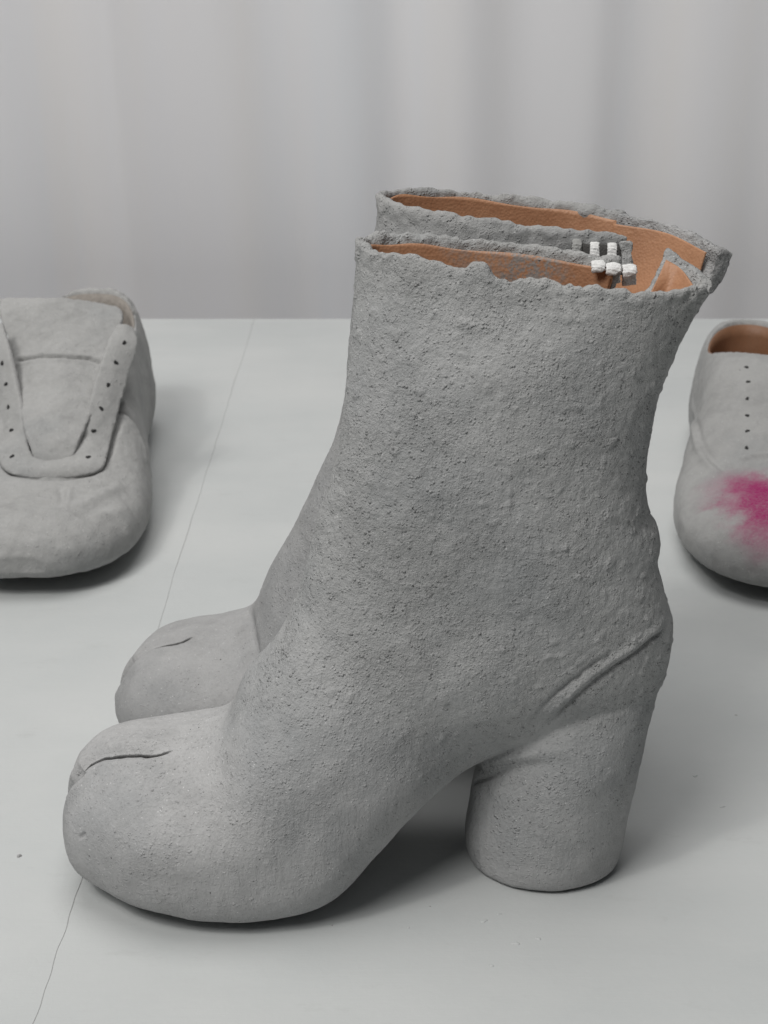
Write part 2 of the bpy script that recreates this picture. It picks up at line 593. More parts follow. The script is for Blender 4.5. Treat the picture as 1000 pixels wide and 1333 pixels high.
def col_ring(dense, t, inset=0.0, dz=0.0):
    """ring whose row number t may differ from column to column"""
    i = np.clip(t * DENSE, 0, len(dense) - 1.001)
    k = i.astype(int)
    f = (i - k)[:, None]
    rows = dense[k] * (1 - f) + dense[k + 1] * f
    Fx, Fz, Bx, Bz, Wd, ef, eb, sf, sb = rows.T
    c_, s_ = np.cos(PH), np.sin(PH)
    e = np.maximum(np.where(c_ > 0, ef, eb), 1.2)
    cc = np.sign(c_) * np.abs(c_) ** (2 / e)
    sn = np.sign(s_) * np.abs(s_) ** (2 / e)
    dx, dz_ = (Fx - Bx) / 2, (Fz - Bz) / 2
    L = np.hypot(dx, dz_)
    q = np.maximum(L - inset, 1e-5) / L
    return np.stack([(Fx + Bx) / 2 + dx * q * cc, np.maximum(Wd - inset, 1e-5) * sn + (sf + sb) / 2 + (sf - sb) / 2 * cc, (Fz + Bz) / 2 + dz_ * q * cc + dz], 1)

def wall_top(near):
    """row number of the rim for every column: lowered at the back of the inner side, where the boot is left open"""
    top = ring(SEC[-1])
    X, Y = top[:, 0], top[:, 1]
    if near:
        w = ss(X, .0865, .0900) * ss(Y, .0035, .0075)
    else:
        w = np.maximum(ss(X, .0930, .0955) * ss(Y, -.004, .002), ss(X, .1000, .1030) * ss(Y, -.0215, -.0185))
    if near:
        return 16 - 2.1 * w - .13 * ss(-Y, .001, .009) * ss(X, .004, .03) * (1 - ss(X, .085, .105))
    return 16 - 2.1 * w

def warp(t, top):
    return np.where(t < 12, t, 12 + (t - 12) * (top - 12) / 4)

def boot_rows(near):
    dense = catmull(SEC, 16 * DENSE + 1)
    top = wall_top(near)
    one = np.ones(RING)
    rows = [col_ring(dense, warp(t * one, top)) for t in np.linspace(0, 16, 150)]
    rows += [col_ring(dense, top, .0005, .0009), col_ring(dense, top, WALL * .5, .0014), col_ring(dense, top, WALL - .0005, .0008)]
    rows += [col_ring(dense, warp(t * one, top), WALL) for t in np.linspace(15.9, 11, 30)]
    return np.array(rows)

def make_boot(near, yc, voxel, seed, label):
    global SEC
    SEC = SEC_NEAR if near else SEC_FAR
    sgn = 1 if near else -1
    root = empty('ankle_boot', (0, yc, 0), label, 'boot', 'pair of cement coated ankle boots')
    V, F = closed_loft(boot_rows(near))
    hl = []
    for z, cx, rx, ry, cy in catmull(HEEL, 40):
        hl.append(np.stack([cx + rx * np.cos(PH), cy + ry * np.sin(PH), np.full(RING, z)], 1))
    HV, HF = closed_loft(np.array(hl))
    flip = lambda A: np.stack([A[:, 0], sgn * A[:, 1], A[:, 2]], 1)
    me = remesh([(flip(V), F if near else [f[::-1] for f in F]), (flip(HV), HF if near else [f[::-1] for f in HF])], voxel, 5)
    V, N = arrays(me)
    # world placement for the sculpting below
    V = V + [0, yc, 0]
    setv(me, V)
    V, N = arrays(me)
    bvh = bvh_of(me)
    if near:
        CLEFT = hits(bvh, [(104, 1003), (114, 992), (135, 983), (159, 980), (192, 981), (210, 981), (232, 977)])
    else:
        CLEFT = hits(bvh, [(177, 857), (184, 848), (195, 841), (212, 836), (238, 833), (257, 829)])
    if len(CLEFT) > 2:
        f0 = CLEFT[0]
        pre = [np.array(bvh.find_nearest(Vector((-.14, f0[1] + .001, z_)))[0]) for z_ in (.010, .018, .026, .033)]
        CLEFT = np.array(pre + list(CLEFT))
        D, T = polydist(V, CLEFT, .02)
        bm = bmesh.new()
        bm.from_mesh(me)
        bm.verts.ensure_lookup_table()
        ed = [e for e in bm.edges if D[e.verts[0].index] < .0026 and D[e.verts[1].index] < .0026]
        bmesh.ops.subdivide_edges(bm, edges=ed, cuts=2 if near else 3, use_grid_fill=True)
        bm.to_mesh(me)
        bm.free()
        me.polygons.foreach_set('use_smooth', [True] * len(me.polygons))
        me.update()
        V, N = arrays(me)
    rim_z = .2424 - .0773 * (V[:, 0] + .0098)
    below = rim_z - V[:, 2]
    bvh = bvh_of(me)
    disp = np.zeros(len(V))
    # smooth trowelled swelling, then coarse grit; sole and heel smoother, shaft rougher
    lvl = V[:, 2] + .25 * V[:, 0] + .02 * pnoise(V, .03, seed + 31)
    rough = (.20 + .62 * ss(lvl, .03, .14)) * (1 if near else .7)
    disp += .00075 * pnoise(V, .034, seed) + .00045 * pnoise(V, .013, seed + 1)
    disp += rough * (.00026 * pnoise(V, .0052, seed + 2) + .00022 * pnoise(V, .0026, seed + 3))
    # thrown clumps of grit
    cl = pnoise(V, .0043, seed + 4)
    disp += rough * .00055 * ss(cl, .38, .75)
    # thick ragged rim
    w = np.exp(-np.clip(below, 0, 1) / .0055) * (below < .04)
    up = np.zeros(len(V))
    rag = .35 + .95 * ss(pnoise(V * [1, .6, .1], .022, seed + 5), -.1, .5)
    up += (1 if near else .7) * w * rag * (.0013 * np.clip(pnoise(V * [1, 1, .15], .0085, seed + 9) + .5 * pnoise(V * [1, 1, .2], .0040, seed + 10), -.35, 2) + .0006 * pnoise(V, .0026, seed + 6))
    disp += w * (.0009 * pnoise(V, .007, seed + 7) + .0006 * pnoise(V, .003, seed + 8) + .0003)
    if near:
        # the big crumbs standing on the front half of the rim
        for u, v, y, r, hgt in ((548, 345, .500, .0060, .0026), (566, 301, .553, .0045, .0028), (622, 360, .497, .0035, .0030), (632, 356, .497, .003, .0034), (520, 338, .505, .006, .0018), (600, 303, .553, .012, .0014)):
            c = at(u, v, y)
            up += hgt * np.exp(-((V[:, 0] - c[0]) / r) ** 2 - ((V[:, 1] - c[1]) / .007) ** 2) * (below < .01) * np.exp(-np.clip(below, 0, 1) / .005)
    # split toe
    crack = np.zeros((len(V), 3))
    if len(CLEFT) > 2:
        D, T = polydist(V, CLEFT, .02)
        deep = np.where(T < .35, 1.4, 1.0) * (1 - ss(T, .80, 1.0))
        D = D + .00030 * pnoise(V, .0028, seed + 30)
        into = -N * .75 + np.array([0, .60, 0])
        crack = into * (.0062 * deep * np.exp(-(D / .00062) ** 4))[:, None]
        disp -= np.where(T < .42, .0050, .0022) * deep * np.exp(-(D / .0038) ** 2)
        disp += .0010 * (1 - ss(T, .8, 1)) * np.exp(-((D - .0055) / .003) ** 2) * (D < 1)
    if near:
        # roll of slurry running down from the heel counter
        L = hits(bvh, [(871, 800), (850, 822), (830, 838), (800, 857), (770, 879), (745, 899), (722, 922), (700, 946)])
        D, T = polydist(V, catmull(L, 40), .02)
        f = ss(T, 0, .12) * (1 - ss(T, .75, 1))
        disp += f * .0010 * np.exp(-(D / .0015) ** 2)
        L2 = hits(bvh, [(873, 808), (852, 831), (832, 847), (803, 867), (774, 888), (749, 908), (728, 930), (710, 952)])
        D, T = polydist(V, catmull(L2, 40), .02)
        disp -= ss(T, 0, .1) * (1 - ss(T, .8, 1)) * .0014 * np.exp(-(D / .0009) ** 2)
        L3 = hits(bvh, [(800, 846), (770, 867), (740, 890), (710, 916), (690, 942)])
        D, T = polydist(V, catmull(L3, 40), .02)
        disp -= np.sin(np.pi * np.clip(T, 0, 1)) * .0011 * np.exp(-(D / .0009) ** 2)
        # brushed streaks above and below it
        for sh, amp in ((-24, .0003), (-36, .0002)):
            Ls = hits(bvh, [(820, 838 + sh), (780, 866 + sh), (745, 893 + sh), (715, 922 + sh)])
            D, T = polydist(V, Ls, .02)
            disp += amp * np.sin(np.pi * np.clip(T, 0, 1)) * np.exp(-(D / .0011) ** 2)
        # the upper overhangs the heel in a soft lip
        L = hits(bvh, [(612, 1008), (630, 999), (658, 992), (698, 988), (733, 981), (768, 966)])
        L = catmull(L, 30)
        D, T = polydist(V, L, .035)
        i_ = np.clip((T * 29).astype(int), 0, 29)
        under = ss(L[i_, 2] - V[:, 2], -.0022, .0032) * (V[:, 1] < yc + .01)
        f = (1 - ss(T, .25, .85)) * (D < 1)
        disp += f * (-.0030 * under * np.exp(-D / .0085) + .0011 * (1 - under) * np.exp(-(D / .006) ** 2) * (V[:, 1] < yc + .01))
        # torn slurry where heel meets arch
        L = hits(bvh, [(617, 1018), (634, 1012), (655, 1004), (676, 998)])
        if len(L) > 1:
            D, T = polydist(V, L, .02)
            disp -= .0014 * np.exp(-(D / .0009) ** 2) * (1 - ss(T, .5, .9))
        # hollow under the ankle bone and the swells round it
        for u, v, r, amt in ((605, 805, .016, -.0019), (420, 765, .017, .0016), (640, 900, .015, .0014), (330, 1010, .02, .0010), (760, 760, .015, .0012), (480, 980, .016, -.0010)):
            p = hits(bvh, [(u, v)])
            disp += amt * np.exp(-(np.linalg.norm(V - p[0], axis=1) / r) ** 2)
        # crumbs on the sides
        for u, v, r, hgt in ((826, 833, .0013, .0010), (786, 848, .0016, .0009), (735, 713, .0011, .0010), (718, 716, .0012, .0007), (86, 1024, .0016, .0016), (655, 845, .0013, .0007)):
            p = hits(bvh, [(u, v)])
            if len(p):
                disp += hgt * np.exp(-(np.linalg.norm(V - p[0], axis=1) / r) ** 2)
        # small chip on the toe and wrinkle by the instep
        p = hits(bvh, [(104, 1090), (109, 1086)])
        if len(p) > 1:
            D, T = polydist(V, p, .01)
            disp -= .0011 * np.exp(-(D / .0007) ** 2)
        L = hits(bvh, [(231, 1003), (243, 992), (255, 975), (262, 960)])
        D, T = polydist(V, L, .02)
        disp -= .0006 * np.exp(-(D / .0016) ** 2)
        # lump at the back of the ankle
        c = at(848, 690, .512)
        disp += .0026 * np.exp(-((V[:, 0] - c[0]) / .012) ** 2 - ((V[:, 2] - c[2]) / .0065) ** 4 - ((V[:, 1] - c[1]) / .02) ** 2)
        disp += .0012 * np.exp(-(np.linalg.norm(V - at(872, 798, .512), axis=1) / .006) ** 2)
    else:
        L = hits(bvh, [(322, 796), (327, 815), (331, 840), (333, 860)])
        D, T = polydist(V, L, .03)
        disp -= .0022 * np.exp(-(D / .0030) ** 2)
    # nothing goes through the platform
    V2 = V + N * disp[:, None] + crack
    V2[:, 2] += up
    V2[:, 2] = np.maximum(V2[:, 2], .0004)
    setv(me, V2 - [0, yc, 0])
    # split the coat into upper and heel along the heel breast
    V, N = arrays(me)
    nf = len(me.polygons)
    lt = np.empty(nf, dtype=np.int32)
    me.polygons.foreach_get('loop_total', lt)
    lv = np.empty(len(me.loops), dtype=np.int32)
    me.loops.foreach_get('vertex_index', lv)
    ls = np.empty(nf, dtype=np.int32)
    me.polygons.foreach_get('loop_start', ls)
    cen = np.empty(nf * 3)
    me.polygons.foreach_get('center', cen)
    cen = cen.reshape(-1, 3)
    line = .0475 + .40 * np.clip(cen[:, 0] - .036, -.02, .08) + .0012 * np.sin(cen[:, 1] * 160)
    is_heel = (cen[:, 2] < line) & (cen[:, 0] > .028 + .12 * np.clip(cen[:, 2] - .03, 0, 1))
    for name, mask in (('upper', ~is_heel), ('heel', is_heel)):
        fi = np.where(mask)[0]
        faces = [tuple(lv[ls[i]:ls[i] + lt[i]]) for i in fi]
        used = np.unique(np.concatenate([np.array(f) for f in faces]))
        remap = np.full(len(V), -1)
        remap[used] = np.arange(len(used))
        pm = mesh_from(name, V[used], [tuple(int(remap[q]) for q in f) for f in faces])
        pm.normals_split_custom_set_from_vertices([tuple(x) for x in N[used]])
        link(name, pm, M_BOOT if near else M_BOOT_FAR, root)
    bpy.data.meshes.remove(me)

    # leather lining just inside the inner wall
    dense = catmull(SEC, 16 * DENSE + 1)
    top = wall_top(near)
    rows = np.array([col_ring(dense, warp(t * np.ones(RING), top), WALL + .0008) for t in np.linspace(15.86, 11.2, 40)])
    rows[0, :, 2] += .0005 * np.sin(PH * 9)
    LV = flip(rows.reshape(-1, 3))
    LV = LV + np.stack([pnoise(LV, .03, seed + 20) * .0005, pnoise(LV, .025, seed + 21) * .0006, 0 * LV[:, 0]], 1)
    F = grid_faces(len(rows), RING)
    k = len(LV)
    LV = np.concatenate([LV, flip(rows[-1]).mean(0)[None]])
    F += [((len(rows) - 1) * RING + j, (len(rows) - 1) * RING + (j + 1) % RING, k) for j in range(RING)]
    lm = mesh_from('lining', LV, F)
    lo = link('lining', lm, M_LINING_NEAR if near else M_LEATHER, root)
    so = lo.modifiers.new('thickness', 'SOLIDIFY')
    so.thickness = .0009
    so.offset = 0
    return root

def slab(name, P, thick, amp, seed, mat, root, yc, inset=0.0):
    """closed leaf built on a control grid P (r,c,3); thick may be a function of (u,v)"""
    P = np.array(P, float)
    R, Cn = 46, 46
    A = catmull(P, R)
    A = np.swapaxes(catmull(np.swapaxes(A, 0, 1), Cn), 0, 1)
    du = np.gradient(A, axis=1)
    dv = np.gradient(A, axis=0)
    Nn = np.cross(du, dv)
    Nn /= np.linalg.norm(Nn, axis=2)[..., None] + 1e-12
    T = thick if not callable(thick) else np.array([[thick(j / (Cn - 1), i / (R - 1)) for j in range(Cn)] for i in range(R)])[..., None]
    fr, bk = A, A + Nn * T
    V = np.concatenate([fr.reshape(-1, 3), bk.reshape(-1, 3)])
    n = R * Cn
    F = grid_faces(R, Cn, False) + [f[::-1] for f in grid_faces(R, Cn, False, n)]
    edge = [(0, j) for j in range(Cn)] + [(i, Cn - 1) for i in range(1, R)] + [(R - 1, j) for j in range(Cn - 2, -1, -1)] + [(i, 0) for i in range(R - 2, 0, -1)]
    idx = [i * Cn + j for i, j in edge]
    for a, b in zip(idx, idx[1:] + idx[:1]):
        F.append((b, a, a + n, b + n))
    if amp:
        me = remesh([(V, F)], .0008, 3)
        V, N = arrays(me)
        d = amp * (.9 * pnoise(V, .009, seed) + .8 * pnoise(V, .004, seed + 1) + .5 * pnoise(V, .002, seed + 2))
        setv(me, V + N * d[:, None] - [0, yc, 0])
    else:
        me = mesh_from(name, V - [0, yc, 0], F)
    me.name = name
    return link(name, me, mat, root), A, Nn

def tube(pts, r, flat=1.0, n=10):
    P = catmull(pts, 26)
    T = np.gradient(P, axis=0)
    T /= np.linalg.norm(T, axis=1)[:, None]
    up = np.array([1.0, 0, 0])
    rows = []
    a = np.linspace(0, 2 * np.pi, n, endpoint=False)
    for i, (p, t) in enumerate(zip(P, T)):
        s = up - t * (up @ t)
        s /= np.linalg.norm(s)
        b = np.cross(t, s)
        rows.append(p + r * np.cos(a)[:, None] * s + r * flat * np.sin(a)[:, None] * b)
    return closed_loft(np.array(rows))

YN, YF = .508, .597
c0 = at(690, 352, .538) - np.array([0, YN, 0])
M_LINING_NEAR = leather('stained_tan_leather', [(tuple(c0), .016, .95), (tuple(at(610, 335, .545) - np.array([0, YN, 0])), .010, .45)])
boot_near = make_boot(True, YN, .0006, 1, 'cement coated ankle boot standing nearest, whole side and round block heel in view')
boot_far = make_boot(False, YF, .00095, 40, 'cement coated ankle boot standing behind, mostly hidden by the boot in front of it')

# back flap of the near boot: the outer side wraps round the back, its free corner folded up
A_ = np.array([.1100, .5160, .2345]); B_ = at(868, 322, .538); C_ = at(843, 384, .520); D_ = np.array([.0930, .5180, .2000])
C2 = C_ + (C_ - B_) * .55
grid = [[D_, (D_ + C2) / 2 + [0.002, .003, 0], C2], [(A_ + D_) / 2 - [.001, 0, 0], (A_ + D_ + B_ + C2) / 4 + [.001, .003, 0], C_], [A_, (A_ + B_) / 2 + [.0015, .0015, .0], B_]]
slab('flap', grid, .0054, .0007, 70, M_BOOT, boot_near, YN)
def inset(g, k, off):
    g = np.array(g, float)
    m = g.mean((0, 1))
    q = g.copy()
    q[-1] = g[-1] + (g[-2] - g[-1]) * .20
    q[:, -1] = q[:, -1] + (q[:, -2] - q[:, -1]) * k
    q[:, 0] = q[:, 0] + (q[:, 0] - q[:, 1]) * -.01
    return q + np.array(off)
slab('flap_lining', inset(grid, .26, (-.0009, -.0012, .0004)), .0007, 0, 0, M_LEATHER, boot_near, YN)
# far boot: the outer side runs straight back and ends in a thick free edge
A_ = np.array([.0950, .6145, .2366]); B_ = at(938, 323, .577); D_ = np.array([.0880, .6095, .195]); C_ = at(914, 378, .575)
C2 = C_ + (C_ - B_) * .45 + np.array([-.014, 0, 0])
grid = [[D_, (D_ + C2) / 2 + [0, .004, 0], C2], [(A_ + D_) / 2, (A_ + D_ + B_ + C2) / 4 + [.003, .005, 0], C_], [A_, (A_ + B_) / 2 + [.003, .006, .001], B_]]
slab('flap', grid, lambda u, v: -.0040 - .0042 * float(ss(u, .75, .95) * ss(v, .35, .75)), .0008, 80, M_RIM, boot_far, YF)
slab('flap_lining', inset(grid, .16, (-.0010, -.0012, .0004)), .0007, 0, 0, M_LEATHER, boot_far, YF)

# thread loops left from the hooks
def stitch(root, yc, pts, r, mat, seed, label=None):
    V, F = tube(pts, r, .34)
    me = remesh([(V, F)], .00035, 2)
    V, N = arrays(me)
    tw = .00010 * np.sin((V[:, 1] + V[:, 2]) * 2 * np.pi / .0016 + V[:, 0] * 900)
    d = tw + .00022 * pnoise(V, .0022, seed) + .00016 * pnoise(V, .0009, seed + 50)
    setv(me, V + N * d[:, None] - [0, yc, 0])
    me.name = 'stitch'
    o = link('stitch', me, mat, root)
    if label:
        o['label'] = label
    return o
for i, (u, v) in enumerate(((779, 346), (799, 349), (820, 351))):
    y = .5325 - .0022 * i
    stitch(boot_near, YN, [at(u + 1, v + 8, y - .0030), at(u, v + 3, y - .0030), at(u, v - 2, y - .0012), at(u - 1, v - 4, y + .002), at(u - 1, v + 2, y + .0045), at(u - 1, v + 20, y + .005)], .0027 + .0002 * (i % 2), M_THREAD, i)
# bare dark canvas tab showing between the loops on the far boot
y0 = .5685
tab = [[at(742, 352, y0 - .004), at(780, 356, y0 - .0045), at(818, 360, y0 - .004)], [at(742, 332, y0 - .002), at(780, 336, y0 - .0025), at(820, 340, y0 - .002)], [at(743, 316, y0), at(780, 319, y0 - .0005), at(821, 321, y0)]]
slab('canvas_tab', tab, .0022, .0002, 90, M_CANVAS, boot_far, YF)
y1 = y0 - .0018
slab('tab_edge', [[at(807, 356, y1 - .004), at(814, 357, y1 - .004), at(821, 358, y1 - .004)], [at(807, 336, y1 - .002), at(814, 337, y1 - .002), at(822, 338, y1 - .002)], [at(805, 315, y1), at(814, 315, y1), at(823, 316, y1)]], .0030, .0007, 95, M_BOOT, boot_far, YF)
for i, (u, v) in enumerate(((751, 318), (774, 322), (797, 323))):
    stitch(boot_far, YF, [at(u, v + 22, y0 - .0052), at(u, v + 10, y0 - .0042), at(u, v, y0 - .0030), at(u, v - 5, y0 - .0005), at(u - 1, v - 4, y0 + .003), at(u, v + 6, y0 + .0045)], .0020, M_THREADG if i == 0 else M_THREAD, 10 + i, 'thread loop caked in grey cement' if i == 0 else None)

# ------------------------------------------------------------------ lace-up shoes
SHOE = [  # distance from toe tip, half width, top, bottom
(.000, .016, .027, .016), (.006, .031, .035, .011), (.020, .046, .041, .008), (.045, .0560, .0425, .005), (.075, .0595, .0445, .002), (.100, .0595, .052, .001),
(.130, .0565, .070, .001), (.160, .0510, .086, .001), (.190, .0465, .095, .001), (.225, .0440, .094, .001), (.260, .0430, .093, .001), (.290, .0390, .0965, .001), (.308, .028, .0965, .002), (.316, .014, .091, .006)]
SHOE_LOW = SHOE[:5] + [(.100, .0595, .0515, .001), (.130, .0550, .066, .001), (.160, .0500, .078, .001), (.190, .0430, .0855, .001), (.225, .0415, .081, .001), (.260, .0400, .078, .001), (.290, .0365, .077, .001), (.308, .028, .077, .002), (.316, .014, .072, .006)]

def shoe_solid(table):
    rows = []
    for s, w, h, b in catmull(table, 110):
        c_, s_ = np.cos(PH), np.sin(PH)
        et = 2.35 + 2.4 * float(ss(np.array(s), .15, .20))
        e = np.where(s_ > 0, et, 3.6)
        cc = np.sign(c_) * np.abs(c_) ** (2 / e)
        sn = np.sign(s_) * np.abs(s_) ** (2 / e)
        zc = b + (h - b) * .36
        z = np.where(s_ > 0, zc + (h - zc) * sn, zc + (zc - b) * sn)
        up = np.clip((z - zc) / max(h - zc, 1e-6), 0, 1)
        x = w * cc * (1 - .16 * up * ss(np.array(s), .08, .18))
        rows.append(np.stack([x, np.full(RING, s), z], 1))
    V, F = closed_loft(np.array(rows))
    F = [f[::-1] for f in F]
    return V, F

def place(V, ox, oy, yaw):
    c_, s_ = math.cos(yaw), math.sin(yaw)
    return np.stack([ox + V[:, 0] * c_ - V[:, 1] * s_, oy + V[:, 0] * s_ + V[:, 1] * c_, V[:, 2]], 1)

def mound(V, N, bvh, pix, width, amt, fade=True):
    L = hits(bvh, pix)
    if len(L) < 2:
        return np.zeros(len(V))
    L = catmull(L, 24)
    D, T = polydist(V, L, width * 4)
    f = np.sin(np.pi * np.clip(T, .0, 1)) ** .4 if fade else 1
    return amt * f * np.exp(-(D / width) ** 2)

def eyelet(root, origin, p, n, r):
    """small punched hole: a dark disc laid on the surface, the shade inside put into its colour"""
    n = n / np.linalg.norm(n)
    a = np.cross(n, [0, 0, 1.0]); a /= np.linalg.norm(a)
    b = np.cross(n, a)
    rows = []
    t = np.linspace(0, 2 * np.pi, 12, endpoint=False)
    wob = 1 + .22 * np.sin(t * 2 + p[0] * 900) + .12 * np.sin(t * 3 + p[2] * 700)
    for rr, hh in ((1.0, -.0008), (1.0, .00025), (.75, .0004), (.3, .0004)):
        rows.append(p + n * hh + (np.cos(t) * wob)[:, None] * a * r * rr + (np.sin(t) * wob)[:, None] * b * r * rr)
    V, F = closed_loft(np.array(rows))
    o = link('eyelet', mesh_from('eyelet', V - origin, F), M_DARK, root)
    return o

def opening(V, cx, s0, s1, hw, floor, p=2.4):
    """depth to which the top is sunk to make the foot opening (shoe coordinates)"""
    s = (V[:, 1] - (s0 + s1) / 2) / ((s1 - s0) / 2)
    x = (V[:, 0] - cx) / hw
    d = (np.abs(s) ** p + np.abs(x) ** p) ** (1 / p)
    return 1 - ss(d, .90, 1.0)

def collar_lining(root, mat, ox, oy, yaw, s0, s1, hw, body, e=2.4):
    rows = []
    for k, (g, z) in enumerate(((.955, -.002), (.935, -.010), (.895, -.028), (.865, -.046), (.82, -.050), (.55, -.051), (.2, -.051))):
        x = hw * g * np.sign(np.cos(PH)) * np.abs(np.cos(PH)) ** (2 / e)
        s = (s0 + s1) / 2 + (s1 - s0) / 2 * g * np.sign(np.sin(PH)) * np.abs(np.sin(PH)) ** (2 / e)
        if k == 0:
            base = np.array([(body.ray_cast(Vector((a, b, 1)), Vector((0, 0, -1)))[0] or Vector((0, 0, .08))).z for a, b in zip(x, s)])
        zz = np.maximum(base + z, .024)
        rows.append(np.stack([x, s, zz], 1))
    R = np.array(rows)
    V = place(R.reshape(-1, 3), ox, oy, yaw) - [ox, oy, 0]
    F = grid_faces(len(rows), RING)
    o = link('lining', mesh_from('lining', V, F), mat, root)
    m = o.modifiers.new('thickness', 'SOLIDIFY')
    m.thickness = .001
    return o

def coat(me, seed, amp, up=None):
    V, N = arrays(me)
    d = amp * (.9 * pnoise(V, .030, seed) + .55 * pnoise(V, .012, seed + 1) + .28 * pnoise(V, .005, seed + 2) + .18 * pnoise(V, .0026, seed + 3))
    return V, N, d

# ---- left shoe: unlaced, tongue up, both eyelet flaps spread
LX, LY, LYAW = -.1975, .742, .02
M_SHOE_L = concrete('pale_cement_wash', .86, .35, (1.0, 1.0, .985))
M_DUSTY = plain('cement_dusted_leather', (.34, .31, .28), .9, 500, .0008)
shoe_l = empty('lace_up_shoe', (LX, LY, 0), 'unlaced grey shoe, tongue up between two spread eyelet flaps, left of the boots', 'shoe', 'cement coated lace up shoes behind the boots')
LO = np.array([LX, LY, 0])
V, F = shoe_solid(SHOE)
me = remesh([(V, F)], .0012, 4)
V, N = arrays(me)
body_l = bvh_of(me)
op = opening(V, 0, .184, .300, .034, .02) * (N[:, 2] > -.1) * (V[:, 2] > .06)
V[:, 2] = np.where(op > 0, V[:, 2] * (1 - op) + op * .022, V[:, 2])
setv(me, place(V, LX, LY, LYAW))
bv = bvh_of(me)
V, N, d = coat(me, 101, .0009)
# U-shaped facing laid over the vamp
d += mound(V, N, bv, [(0, 586), (8, 607), (20, 617), (50, 621.5), (85, 621.5), (113, 618), (129, 609), (142, 590), (150, 566), (160, 525)], .0018, -.0032, False)
face = hits(bv, [(68, 612)])
d += mound(V, N, bv, [(78, 632), (82, 645), (80, 657)], .0022, -.0018)
d += mound(V, N, bv, [(92, 634), (88, 648), (85, 662)], .0022, .0014)
# quarter seam sweeping round the right side
d += mound(V, N, bv, [(150, 530), (165, 538), (180, 555), (190, 575), (195, 592)], .0020, -.0024, False)
d += mound(V, N, bv, [(152, 536), (166, 545), (179, 561), (187, 580), (191, 598)], .0026, .0008, False)
w_ = ss(V[:, 2], .080, .088) * ss(V[:, 1], LY + .19, LY + .23)
d += w_ * (.0016 * pnoise(V, .010, 160) + .0009 * pnoise(V, .004, 161))
# creases across the toes
d += mound(V, N, bv, [(95, 660), (120, 650), (142, 640), (158, 630)], .0035, .0018)
d += mound(V, N, bv, [(100, 672), (125, 664), (150, 656)], .0040, -.0012)
d += mound(V, N, bv, [(120, 676), (145, 665), (170, 664)], .0045, .0014)
V2 = V + N * d[:, None]
V2[:, 2] = np.maximum(V2[:, 2], .0005)
setv(me, V2 - LO)
me.name = 'vamp'
link('vamp', me, M_SHOE_L, shoe_l)
collar_lining(shoe_l, M_DUSTY, LX, LY, LYAW, .184, .300, .034, body_l)

def leaf(name, rows, thick, amp, seed, mat, root, origin, voxel=.0012, post=None, rr=50):
    P = np.array(rows, float)
    R, Cn = rr, 34
    A = catmull(P, R)
    A = np.swapaxes(catmull(np.swapaxes(A, 0, 1), Cn), 0, 1)
    Nn = np.cross(np.gradient(A, axis=1), np.gradient(A, axis=0))
    Nn /= np.linalg.norm(Nn, axis=2)[..., None] + 1e-12
    fr, bk = A - Nn * thick * .5, A + Nn * thick * .5
    V = np.concatenate([fr.reshape(-1, 3), bk.reshape(-1, 3)])
    n = R * Cn
    F = grid_faces(R, Cn, False) + [f[::-1] for f in grid_faces(R, Cn, False, n)]
    edge = [(0, j) for j in range(Cn)] + [(i, Cn - 1) for i in range(1, R)] + [(R - 1, j) for j in range(Cn - 2, -1, -1)] + [(i, 0) for i in range(R - 2, 0, -1)]
    idx = [i * Cn + j for i, j in edge]
    for a, b in zip(idx, idx[1:] + idx[:1]):
        F.append((b, a, a + n, b + n))
    me = remesh([(V, F)], voxel, 4)
    V, N = arrays(me)
    d = amp * (.9 * pnoise(V, .022, seed) + .5 * pnoise(V, .008, seed + 1) + .3 * pnoise(V, .0035, seed + 2))
    if post is not None:
        d = d + post(me, V, N)
    setv(me, V + N * d[:, None] - origin)
    me.name = name
    return link(name, me, mat, root)

# tongue: from the throat up to the collar, cracked across
def tongue_post(me, V, N):
    b = bvh_of(me)
    L = hits(b, [(24, 469), (40, 467), (55, 465), (72, 465), (88, 465), (104, 466), (118, 467), (130, 471)])
    if len(L) < 2:
        return 0
    L = catmull(L, 60)
    L[:, 2] += .0005 * np.sin(np.arange(60) * .9)
    D, T = polydist(V, L, .01)
    return -.0045 * np.exp(-(D / .0010) ** 2) + .0007 * np.exp(-((D - .003) / .002) ** 2) * (D < .02)
leaf('tongue', [
    [at(48, 606, .830), at(70, 607, .829), at(92, 606, .830)],
    [at(36, 572, .842), at(70, 570, .840), at(106, 572, .842)],
    [at(26, 520, .876), at(72, 516, .869), at(128, 520, .877)],
    [at(18, 465, .914), at(74, 461, .907), at(140, 466, .915)],
    [at(2, 415, .944), at(75, 410, .940), at(160, 418, .946)],
    [at(2, 392, .962), at(74, 392, .958), at(152, 404, .964)]], .0065, .0011, 120, M_SHOE_L, shoe_l, LO, post=tongue_post)

